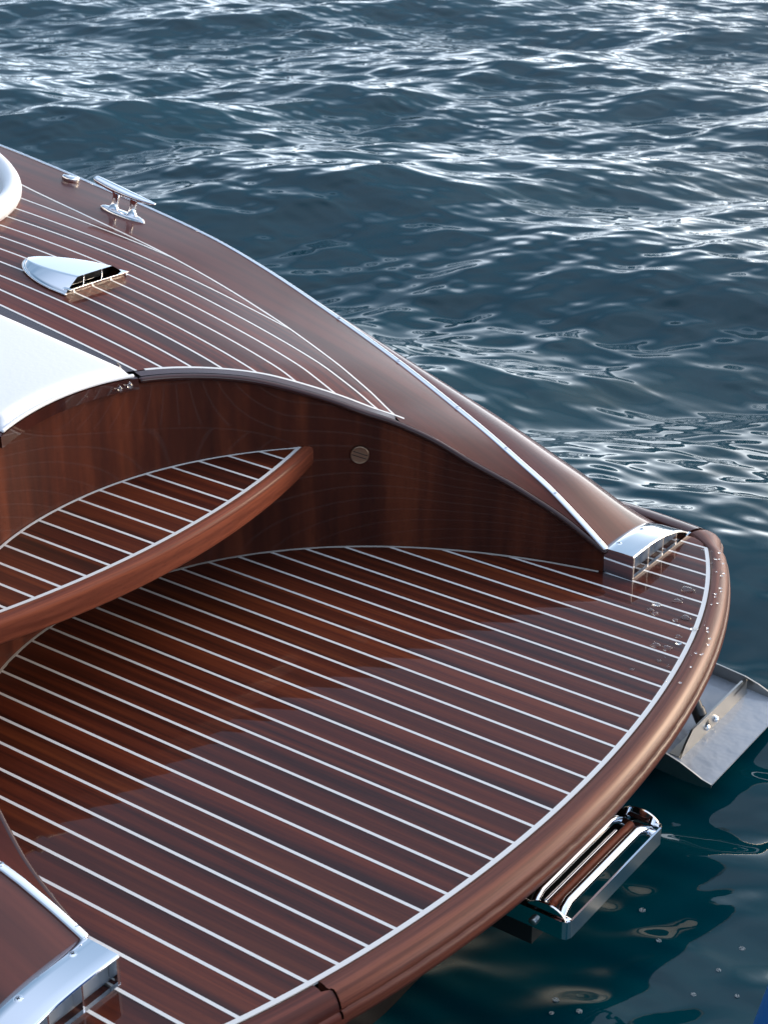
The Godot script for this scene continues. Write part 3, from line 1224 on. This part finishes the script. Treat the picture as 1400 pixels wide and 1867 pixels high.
func sun_cushion() -> void:
	var root := Node3D.new()
	root.name = "sun_cushion"
	root.position = Vector3(XO, 0.43, -1.3)
	add_child(root)
	tag(root, "white vinyl sun pad cushion lying on the hatch at the left edge", "cushion")
	var st := begin()
	var rows := []
	var n := 48
	var hw := 0.152
	for i in n + 1:
		var t := float(i) / n
		var row := PackedVector3Array()
		for j in 41:
			# go once round the section: up the port side, across, down starboard
			var f := j / 40.0
			var x := 0.0
			var lift := 0.0
			if f < 0.15:
				x = -hw
				lift = f / 0.15
			elif f > 0.85:
				x = hw
				lift = (1 - f) / 0.15
			else:
				x = lerpf(-hw, hw, (f - 0.15) / 0.7)
				lift = 1.0
			var edge := minf(absf(hw - absf(x)), 0.02) / 0.02
			var zz := lerpf(-1.6, 0.0, t)
			var endl := 1.0
			var z_aft := wall_z(XO + x) + 0.006
			var z := lerpf(-1.6, z_aft, 1.0 - pow(1.0 - t, 1.0))
			var de := minf(absf(z_aft - z), 0.02) / 0.02
			endl = sqrt(maxf(1.0 - pow(1.0 - de, 2), 0.0))
			var es := sqrt(maxf(1.0 - pow(1.0 - edge, 2), 0.0)) if lift >= 1.0 else lift * 0.0
			var h := 0.0025 + 0.017 * minf(lerpf(0.0, 1.0, es), endl)
			zz = z
			row.append(Vector3(x, deck(XO + absf(x), minf(zz, -0.9)) + h, zz) - Vector3(0, 0.43, -1.3))
		rows.append(row)
	grid(st, rows, Vector3.UP)
	put(root, "cover", st, M.vinyl)
	# piped seam round the top edge
	var path := PackedVector3Array()
	for i in 31:
		var x := lerpf(-hw, hw, i / 30.0)
		var z := wall_z(XO + x) + 0.0065
		path.append(Vector3(x, deck(XO + absf(x), minf(z, -0.9)) + 0.006, z) - Vector3(0, 0.43, -1.3))
	st = begin()
	tube(st, path, 0.0035, 8)
	put(root, "piping", st, M.vinyl)

func cockpit() -> void:
	var st := begin()
	var path := PackedVector3Array()
	for i in 101:
		var a := lerpf(0.1, PI - 0.1, i / 100.0)
		var x := XO + 0.966 * signf(cos(a)) * pow(absf(cos(a)), 2.0 / 3.0)
		var z := -3.0 + 1.328 * pow(sin(a), 2.0 / 3.0)
		path.append(Vector3(x, deck(XO + absf(x - XO), z) + 0.014, z))
	tube(st, path, 0.021, 16, Vector2(1.0, 1.15))
	var roll := put(boat, "cockpit_coaming", st, M.vinyl)
	roll.set_meta("label", "padded white roll round the cockpit opening")
	st = begin()
	var rows := []
	for k in 7:
		var row := PackedVector3Array()
		for i in 101:
			var p := path[i]
			var c := Vector3(XO, 0, -3.0)
			var q := p.lerp(Vector3(c.x, p.y, c.z), 0.012 + 0.005 * k)
			row.append(Vector3(q.x, p.y - 0.065 * k, q.z))
		rows.append(row)
	grid(st, rows, Vector3(0, 0, -1))
	put(roll, "lining", st, M.vinyl)
	st = begin()
	box(st, Vector3(XO - 0.9, 0.02, -3.6), Vector3(XO + 0.9, 0.08, -1.72))
	put(roll, "cockpit_sole", st, M.vinyl)

func fittings() -> void:
	# horn cleat
	var at := Vector3(0.871, deck(0.871, -1.687), -1.687)
	var ax := Vector3(0.011, -0.02, 0.121).normalized()
	var nx := (Vector3(deck(0.846, -1.687) - deck(0.896, -1.687), 0.05, 0).normalized())
	nx = (nx - ax * nx.dot(ax)).normalized()
	var wx := ax.cross(nx).normalized()
	var st := begin()
	var rows := []
	for i in 25:
		var t := lerpf(-1, 1, i / 24.0)
		var hw := 0.0165 * pow(maxf(1 - pow(absf(t), 2.3), 0.0), 0.7) + 0.0004
		var row := PackedVector3Array()
		for j in 13:
			var a := PI * j / 12.0
			row.append(at + ax * (0.064 * t) + wx * (cos(a) * hw) + nx * (0.0095 * pow(sin(a), 0.6) * pow(maxf(1 - pow(absf(t), 6), 0.0), 0.5)))
		rows.append(row)
	grid(st, rows, Vector3.UP)
	var cl := put(boat, "cleat", st, M.chrome)
	for o in [-0.026, 0.026]:
		st = begin()
		var path := PackedVector3Array()
		var rad := []
		for i in 9:
			var t := i / 8.0
			path.append(at + ax * (o * (1.0 - 0.1 * t)) + nx * (0.006 + 0.042 * t))
			rad.append(0.0062 + 0.006 * pow(absf(2 * t - 1), 3) + 0.001)
		tube(st, path, rad, 14, Vector2(1.0, 1.15), ax, false)
		put(cl, "post", st, M.chrome)
	st = begin()
	var path2 := PackedVector3Array()
	var rad2 := []
	for i in 25:
		var t := i / 24.0
		path2.append(at + ax * lerpf(-0.084, 0.08, t) + nx * (lerpf(0.055, 0.046, t) + 0.004 * pow(2 * t - 1, 2)))
		rad2.append(0.0035 + 0.0078 * pow(sin(PI * clampf(0.2 + t * 0.8, 0, 1)), 0.8))
	tube(st, path2, rad2, 16, Vector2(1.35, 0.85), nx)
	put(cl, "horn", st, M.chrome)
	# round filler cap
	at = Vector3(0.966, deck(0.966, -1.945) + 0.001, -1.945)
	var up := Vector3(0.32, 0.95, 0).normalized()
	st = begin()
	lathe(st, at, up, [[0.0195, -0.004], [0.0215, 0.002], [0.0215, 0.007], [0.0195, 0.0105], [0.0175, 0.0115], [0.006, 0.0122], [0.0, 0.0122]], 32)
	var fc := put(boat, "filler_cap", st, M.chrome)
	for o in [[0.0, 0.0, 0.0032], [0.0095, 0.003, 0.0022], [-0.0095, -0.003, 0.0022]]:
		st = begin()
		lathe(st, at + up * 0.012 + Vector3(o[0], -o[0] * 0.33, o[1]), up, [[o[2], 0.0], [o[2], 0.0007], [0.0, 0.0007]], 12)
		put(fc, "key_hole", st, M.dark)
	air_vent()

func air_vent() -> void:
	var c := Vector3(0.4515, 0, -1.3555)
	var e1 := Vector3(0.193, 0, -0.029).normalized()
	var e2 := Vector3(-e1.z * -1.0, 0, -e1.x).normalized()
	e2 = Vector3(e1.z, 0, -e1.x)
	var st := begin()
	var rows := []
	var nt := 30
	var ns := 48
	var at := func(a: float, b: float, h: float) -> Vector3:
		var p := c + e1 * a + e2 * b
		return Vector3(p.x, deck(p.x, p.z) + h, p.z)
	for i in nt + 1:
		var t := float(i) / nt
		var hw := 0.0985 * pow(maxf(1 - pow(t, 1.9), 0.0), 0.62) + 0.0005
		var row := PackedVector3Array()
		for j in ns + 1:
			var s := lerpf(-1, 1, float(j) / ns)
			var q := absf(s)
			var body := (0.0215 * pow(1.0 - t, 0.85) + 0.0045) * minf(1.0, pow((1.0 - q) / 0.42, 0.9))
			var hood := 0.0
			row.append(at.call(s * hw, 0.165 * t, 0.004 * (1.0 if q < 0.999 else 0.0) + body + hood))
		rows.append(row)
	grid(st, rows, Vector3.UP)
	# base flange
	var rim := PackedVector3Array()
	for i in 61:
		var a := lerpf(-1, 1, i / 60.0)
		var t := sqrt(maxf(1 - pow(absf(a), 1.6), 0.0))
		var hw := 0.0985 * pow(maxf(1 - pow(t, 1.9), 0.0), 0.62)
		rim.append(at.call(signf(a) * (hw + 0.002), 0.167 * t, 0.003))
	tube(st, rim, 0.003, 8)
	var v := put(boat, "air_vent", st, M.chrome)
	# inside of the hood, dark, set back from the edge
	st = begin()
	rows = []
	for j in ns + 1:
		var s := lerpf(-0.97, 0.97, float(j) / ns)
		var q := absf(s)
		var body := 0.026 * minf(1.0, pow((1.0 - q) / 0.42, 0.9))
		var hood := 0.0
		rows.append(PackedVector3Array([at.call(s * 0.0955, 0.03, 0.0005), at.call(s * 0.0955, 0.03, body * 0.8)]))
	grid(st, rows, Vector3(0, 0, 1))
	put(v, "throat", st, M.black)
	st = begin()
	rows = [PackedVector3Array(), PackedVector3Array(), PackedVector3Array(), PackedVector3Array(), PackedVector3Array()]
	for i in 31:
		var q := lerpf(-0.0965, 0.0965, i / 30.0)
		rows[0].append(at.call(q, 0.0, 0.0005))
		rows[1].append(at.call(q, -0.004, 0.007))
		rows[2].append(at.call(q, -0.0105, 0.013))
		rows[3].append(at.call(q, -0.0096, 0.0143))
		rows[4].append(at.call(q, 0.01, 0.012))
	grid(st, rows, Vector3(0, 0, 1))
	put(v, "lower_lip", st, M.chrome)
	for a in [-0.03, 0.03]:
		st = begin()
		tube(st, PackedVector3Array([at.call(a, 0.008, 0.008), at.call(a, 0.006, 0.028)]), 0.001, 8)
		put(v, "grille_bar", st, M.chrome)

func boarding_ladder() -> void:
	var x0 := -0.12
	var x1 := 0.178
	var z0 := -0.02
	var z1 := 0.0905
	var yt := -0.1
	var yb := -0.131
	var st := begin()
	# three-sided tray of sheet metal with rounded aft corners
	var outer := PackedVector2Array([Vector2(x0, z0), Vector2(x0, z1 - 0.012), Vector2(x0 + 0.0035, z1 - 0.0035), Vector2(x0 + 0.012, z1), Vector2(x1 - 0.012, z1), Vector2(x1 - 0.0035, z1 - 0.0035), Vector2(x1, z1 - 0.012), Vector2(x1, z0)])
	var a := PackedVector3Array()
	var b := PackedVector3Array()
	var c := PackedVector3Array()
	var d := PackedVector3Array()
	for p in outer:
		var inn := Vector2(clampf(p.x, x0 + 0.003, x1 - 0.003), minf(p.y, z1 - 0.003))
		a.append(Vector3(p.x, yb, p.y))
		b.append(Vector3(p.x, yt, p.y))
		c.append(Vector3(inn.x, yt, inn.y))
		d.append(Vector3(inn.x, yb, inn.y))
	var mid := Vector3((x0 + x1) / 2, (yt + yb) / 2, 0.0)
	grid(st, [a, b], mid, true)
	grid(st, [b, c], Vector3.UP)
	grid(st, [d, c], Vector3(0, 0, -1))
	var l := put(boat, "boarding_ladder", st, M.chrome)
	st = begin()
	box(st, Vector3(x0 + 0.003, yb - 0.035, z0 - 0.06), Vector3(x1 - 0.003, yb + 0.002, 0.03))
	put(l, "housing", st, M.dark)
	# half-moon end plates
	for x in [x0 + 0.006, x1 - 0.006]:
		st = begin()
		var low := PackedVector3Array()
		var high := PackedVector3Array()
		for i in 17:
			var an := PI * i / 16.0
			low.append(Vector3(x - 0.0016, yt - 0.004 + 0.02 * sin(an), 0.05 + 0.034 * cos(an)))
			high.append(Vector3(x + 0.0016, yt - 0.004 + 0.02 * sin(an), 0.05 + 0.034 * cos(an)))
		prism(st, low, high)
		put(l, "end_plate", st, M.chrome)
	for q in [[0.017, 0.0072, 0.0], [0.0635, 0.0082, 0.0]]:
		st = begin()
		var z: float = q[0]
		var ty: float = yt + q[2]
		tube(st, PackedVector3Array([Vector3(x0 + 0.012, ty - 0.014, z + 0.006), Vector3(x0 + 0.03, ty - 0.004, z + 0.002), Vector3(x0 + 0.045, ty, z), Vector3(x1 - 0.045, ty, z), Vector3(x1 - 0.03, ty - 0.004, z + 0.002), Vector3(x1 - 0.012, ty - 0.014, z + 0.006)]), q[1], 18)
		put(l, "rail_tube", st, M.chrome)
	st = begin()
	tube(st, PackedVector3Array([Vector3(x0 + 0.035, yt - 0.004, 0.0455), Vector3(x1 - 0.03, yt - 0.004, 0.0455)]), 0.007, 16)
	var tread := put(l, "wooden_tread", st, M.nosing)
	tread.set_meta("label", "brown wooden rod between the bright tubes")
	st = begin()
	tube(st, PackedVector3Array([Vector3(x0 + 0.04, yt - 0.01, 0.031), Vector3(x1 - 0.05, yt - 0.01, 0.031)]), 0.0042, 12)
	put(l, "stay_rod", st, M.chrome)
	for x in [x0 + 0.018, x1 - 0.018]:
		st = begin()
		tube(st, PackedVector3Array([Vector3(x, yt - 0.014, 0.005), Vector3(x, yt - 0.014, z1 - 0.012)]), 0.0095, 14)
		put(l, "hinge_pin", st, M.chrome)
	st = begin()
	lathe(st, Vector3(x0, -0.117, 0.035), Vector3.LEFT, [[0.007, 0.0], [0.007, 0.006], [0.0055, 0.0075], [0.0, 0.008]], 6)
	put(l, "bolt", st, M.steel)

func trim_tab() -> void:
	var x0 := 0.572
	var x1 := 0.906
	var zf := -0.2
	var za := -0.006
	var yf := -0.272
	var ya := -0.288
	var py := func(z: float) -> float: return lerpf(yf, ya, (z - zf) / (za - zf))
	var st := begin()
	var rows := []
	for i in 13:
		var z := lerpf(zf, za, i / 12.0)
		var row := PackedVector3Array()
		for j in 13:
			row.append(Vector3(lerpf(x0, x1, j / 12.0), py.call(z), z))
		rows.append(row)
	grid(st, rows, Vector3.UP)
	var low := []
	for r in rows:
		var q := PackedVector3Array()
		for p in r:
			q.append(p - Vector3(0, 0.003, 0))
		low.append(q)
	grid(st, low, Vector3.DOWN)
	grid(st, [rows[12], low[12]], Vector3(0, 0, 1))
	var t := put(boat, "trim_tab", st, M.plate)
	t.set_meta("label", "flat metal trim tab awash under the platform's starboard corner")
	for x in [x0, x1]:
		st = begin()
		var a := PackedVector3Array()
		var b := PackedVector3Array()
		for q in [[zf, -0.016], [zf, 0.026], [-0.15, 0.026], [-0.1, 0.0245], [-0.07, 0.019], [-0.045, 0.011], [-0.025, 0.004], [za, 0.0012], [za, -0.006], [-0.03, -0.013], [-0.07, -0.016]]:
			a.append(Vector3(x - 0.0018, py.call(q[0]) + q[1], q[0]))
			b.append(Vector3(x + 0.0018, py.call(q[0]) + q[1], q[0]))
		prism(st, a, b)
		put(t, "side_wall", st, M.steel)
	# upright bracket across the plate
	st = begin()
	var front := PackedVector3Array()
	var back := PackedVector3Array()
	var zb := -0.085
	for q in [[0.606, 0.0], [0.611, 0.009], [0.625, 0.024], [0.648, 0.041], [0.862, 0.041], [0.866, 0.033], [0.874, 0.028], [0.883, 0.036], [0.884, 0.012], [0.89, 0.0]]:
		front.append(Vector3(q[0], py.call(zb) + q[1], zb))
		back.append(Vector3(q[0], py.call(zb) + q[1], zb - 0.004))
	prism(st, back, front)
	box(st, Vector3(0.606, py.call(zb) + 0.0005, zb - 0.024), Vector3(0.89, py.call(zb) + 0.004, zb - 0.004))
	var br := put(t, "bracket", st, M.steel)
	for q in [[0.708, 0.016], [0.744, 0.016]]:
		st = begin()
		lathe(st, Vector3(q[0], py.call(zb) + q[1], zb), Vector3(0, 0, 1), [[0.0068, 0.0], [0.0066, 0.003], [0.005, 0.0055], [0.0025, 0.0066], [0.0, 0.007]], 16)
		put(t, "bolt", st, M.chrome)
	# black actuator ram
	st = begin()
	var p0 := Vector3(0.712, -0.262, -0.094)
	var p1 := Vector3(0.712, -0.155, -0.152)
	tube(st, PackedVector3Array([p0, p0.lerp(p1, 0.25), p0.lerp(p1, 0.26), p1]), [0.0135, 0.0135, 0.0115, 0.0115], 16)
	lathe(st, p1 + Vector3(0, 0.008, 0), Vector3.UP, [[0.0, -0.016], [0.012, -0.011], [0.0165, 0.0], [0.012, 0.011], [0.0, 0.016]], 18)
	tube(st, PackedVector3Array([p1, p1 + Vector3(0, 0.02, -0.08)]), 0.011, 12)
	put(t, "actuator_ram", st, M.black)

func hull_bottom() -> void:
	var st := begin()
	var rows := []
	for i in 21:
		var x := lerpf(-0.94, 0.96, i / 20.0)
		var z := -0.19 - 0.1 * pow((x - XO) / 0.95, 2)
		rows.append(PackedVector3Array([Vector3(x, -0.045, z + 0.02), Vector3(x, -0.2, z + 0.005), Vector3(x, -0.7, z)]))
	grid(st, rows, Vector3(0, 0, 1))
	put(boat, "transom", st, M.bottom)

func motorboat() -> void:
	boat = Node3D.new()
	boat.name = "motorboat"
	add_child(boat)
	tag(boat, "varnished mahogany motorboat stern with white seamed swim platform and bright metal fittings", "boat")
	bulwark()
	for s in [1, -1]:
		topsides(s)
		side_deck(s)
		end_cap(s)
	swim_platform()
	gunwale_rim()
	step()
	hatch()
	cockpit()
	fittings()
	boarding_ladder()
	trim_tab()
	hull_bottom()


# ---------------------------------------------------------------- small things
func drop_mesh(r: float, h: float, seed_: int) -> ArrayMesh:
	var st := begin()
	var rows := []
	var n := FastNoiseLite.new()
	n.seed = seed_
	n.frequency = 0.5
	for i in 7:
		var a := PI / 2 * i / 6.0
		var row := PackedVector3Array()
		for j in 17:
			var b := TAU * (j % 16) / 16
			var rr := r * (1.0 + 0.55 * n.get_noise_2d(cos(b) * 1.6, sin(b) * 1.6))
			row.append(Vector3(cos(b) * rr * pow(cos(a), 0.8), h * sin(a), sin(b) * rr * pow(cos(a), 0.8)))
		rows.append(row)
	grid(st, rows, Vector3(0, -0.01, 0), true)
	var bottom := PackedVector3Array()
	for j in 16:
		bottom.append(rows[0][j])
	tri_fan(st, bottom, Vector3.DOWN)
	st.index()
	var m := st.commit()
	m.surface_set_material(0, M.drop)
	return m

func water_drops() -> void:
	rng.seed = 91
	var shapes := []
	for k in 5:
		shapes.append(drop_mesh(1.0, 0.42, 40 + k))
	# [x, z, radius]
	var big := [[0.72, -0.154, 0.0125, "largest water drop, a round one beside the border line near the fin end cap"], [0.671, -0.149, 0.009, "crooked drop just below the largest round drop"], [0.638, -0.174, 0.0085, "topmost drop of the cluster in the middle of the wet planks"], [0.613, -0.173, 0.007, "small drop on the left of the cluster in the middle of the wet planks"], [0.606, -0.161, 0.0065, "lowest drop of the cluster in the middle of the wet planks"], [0.624, -0.108, 0.0095, "long oval drop touching the border line below the largest drop"], [0.597, -0.078, 0.007, "drop just outside the border line, on the inner edge of the rim"], [0.557, -0.088, 0.006, "small upper drop of a pair touching the border line"], [0.537, -0.078, 0.006, "small lower drop of a pair touching the border line"], [0.507, -0.107, 0.0085, "wide drop on a seam a hand forward of the border line"], [0.509, -0.086, 0.0085, "oval drop beside the wide one, nearer the border line"], [0.462, -0.077, 0.005, "single bead below the two wide drops, near the border line"], [0.409, -0.101, 0.0045, "small bead farthest to port among the large drops"], [0.605, -0.12, 0.0055, "small drop between the cluster and the long oval drop"]]
	var count := 0
	for b in big:
		put_drop(shapes[count % 5], count, b[0], b[1], b[2], b[3], "large water drops on the platform planks")
		count += 1
	for k in 46:
		var x := rng.randf_range(0.4, 0.93)
		var d := rng.randf_range(-0.05, 0.036)
		if rng.randf() < 0.7:
			d = rng.randf_range(0.008, 0.036)
		put_drop(shapes[k % 5], count, x, minf(arc_z(x) + d, arc_z(x) + 0.034), rng.randf_range(0.0014, 0.0032), "tiny water bead on the rounded edge near the starboard corner", "tiny water beads on the platform edge")
		count += 1

func put_drop(mesh: Mesh, count: int, x: float, z: float, r: float, label: String, group: String) -> void:
	var o := MeshInstance3D.new()
	o.name = "water_drop" if count == 0 else "water_drop_%03d" % count
	o.mesh = mesh
	var d := z - arc_z(x) - 0.005
	var y := 0.0004
	if d > 0:
		y = tab(PackedFloat64Array([0.0, 0.006, 0.014, 0.022, 0.03, 0.037, 0.0425]), PackedFloat64Array([0.0, 0.0016, 0.002, 0.0013, -0.0012, -0.0052, -0.0105]), d * 0.93)
	o.position = Vector3(x, y - 0.0002, z)
	o.scale = Vector3(r, r * 0.8, r)
	o.rotation.y = rng.randf() * TAU
	add_child(o)
	tag(o, label, "water drop", group)

func foam_bubbles() -> void:
	rng.seed = 17
	var st := begin()
	for k in 46:
		var a := rng.randf() * TAU
		var d := sqrt(rng.randf()) * 0.006
		var r := rng.randf_range(0.0005, 0.0012)
		lathe(st, Vector3(cos(a) * d * 1.3, 0, sin(a) * d), Vector3.UP, [[r, -0.001], [r * 0.95, r * 0.4], [r * 0.6, r * 0.85], [0.0, r]], 8)
	var proto := put(self, "foam_bubbles", st, M.foam)
	var spots := [[0.262, 0.025, 1.0], [0.196, 0.089, 0.8], [0.262, 0.205, 0.9], [0.187, 0.2, 0.75], [0.122, 0.19, 0.8], [0.158, 0.247, 0.7], [-0.015, 0.02, 0.9], [-0.045, 0.03, 0.7], [-0.02, 0.065, 0.9]]
	var said := ["foam cluster floating beside the ladder's starboard end", "small foam cluster floating off the middle of the ladder", "foam cluster floating nearest the right edge of the picture", "foam cluster floating midway between ladder and blue fender", "foam cluster floating below the ladder", "lowest foam cluster, floating left of the blue fender", "foam cluster floating just below the ladder's port end", "small foam cluster close under the brown rim", "leftmost low foam cluster in the dark water under the rim"]
	for k in spots.size():
		var o: Node3D = proto if k == 0 else proto.duplicate()
		if k > 0:
			o.name = "foam_bubbles_%03d" % k
			add_child(o)
		var p := sea_point(spots[k][0], spots[k][1], 0.02)
		o.position = Vector3(spots[k][0], p.y + 0.0006, spots[k][1])
		o.scale = Vector3.ONE * spots[k][2] * 0.85
		o.rotation.y = k * 1.3
		tag(o, said[k], "foam", "foam clusters on the water by the ladder")

func blue_fender() -> void:
	var root := Node3D.new()
	root.name = "mooring_fender"
	root.position = Vector3(-0.342, 0.2, 0.598)
	add_child(root)
	tag(root, "blue mooring fender at the lower right corner of the picture", "fender")
	var st := begin()
	var prof := [[0.02, -0.52], [0.07, -0.50], [0.1, -0.46], [0.11, -0.4], [0.11, 0.0], [0.11, 0.2], [0.1, 0.27], [0.06, 0.31], [0.03, 0.33], [0.028, 0.37], [0.0, 0.38]]
	lathe(st, Vector3.ZERO, Vector3(0.117, 1.0, 0.162).normalized(), prof, 40)
	put(root, "body", st, M.blue)


func _ready() -> void:
	set_up_view()
	materials()
	make_waves()
	sea()
	motorboat()
	sun_cushion()
	water_drops()
	foam_bubbles()
	blue_fender()
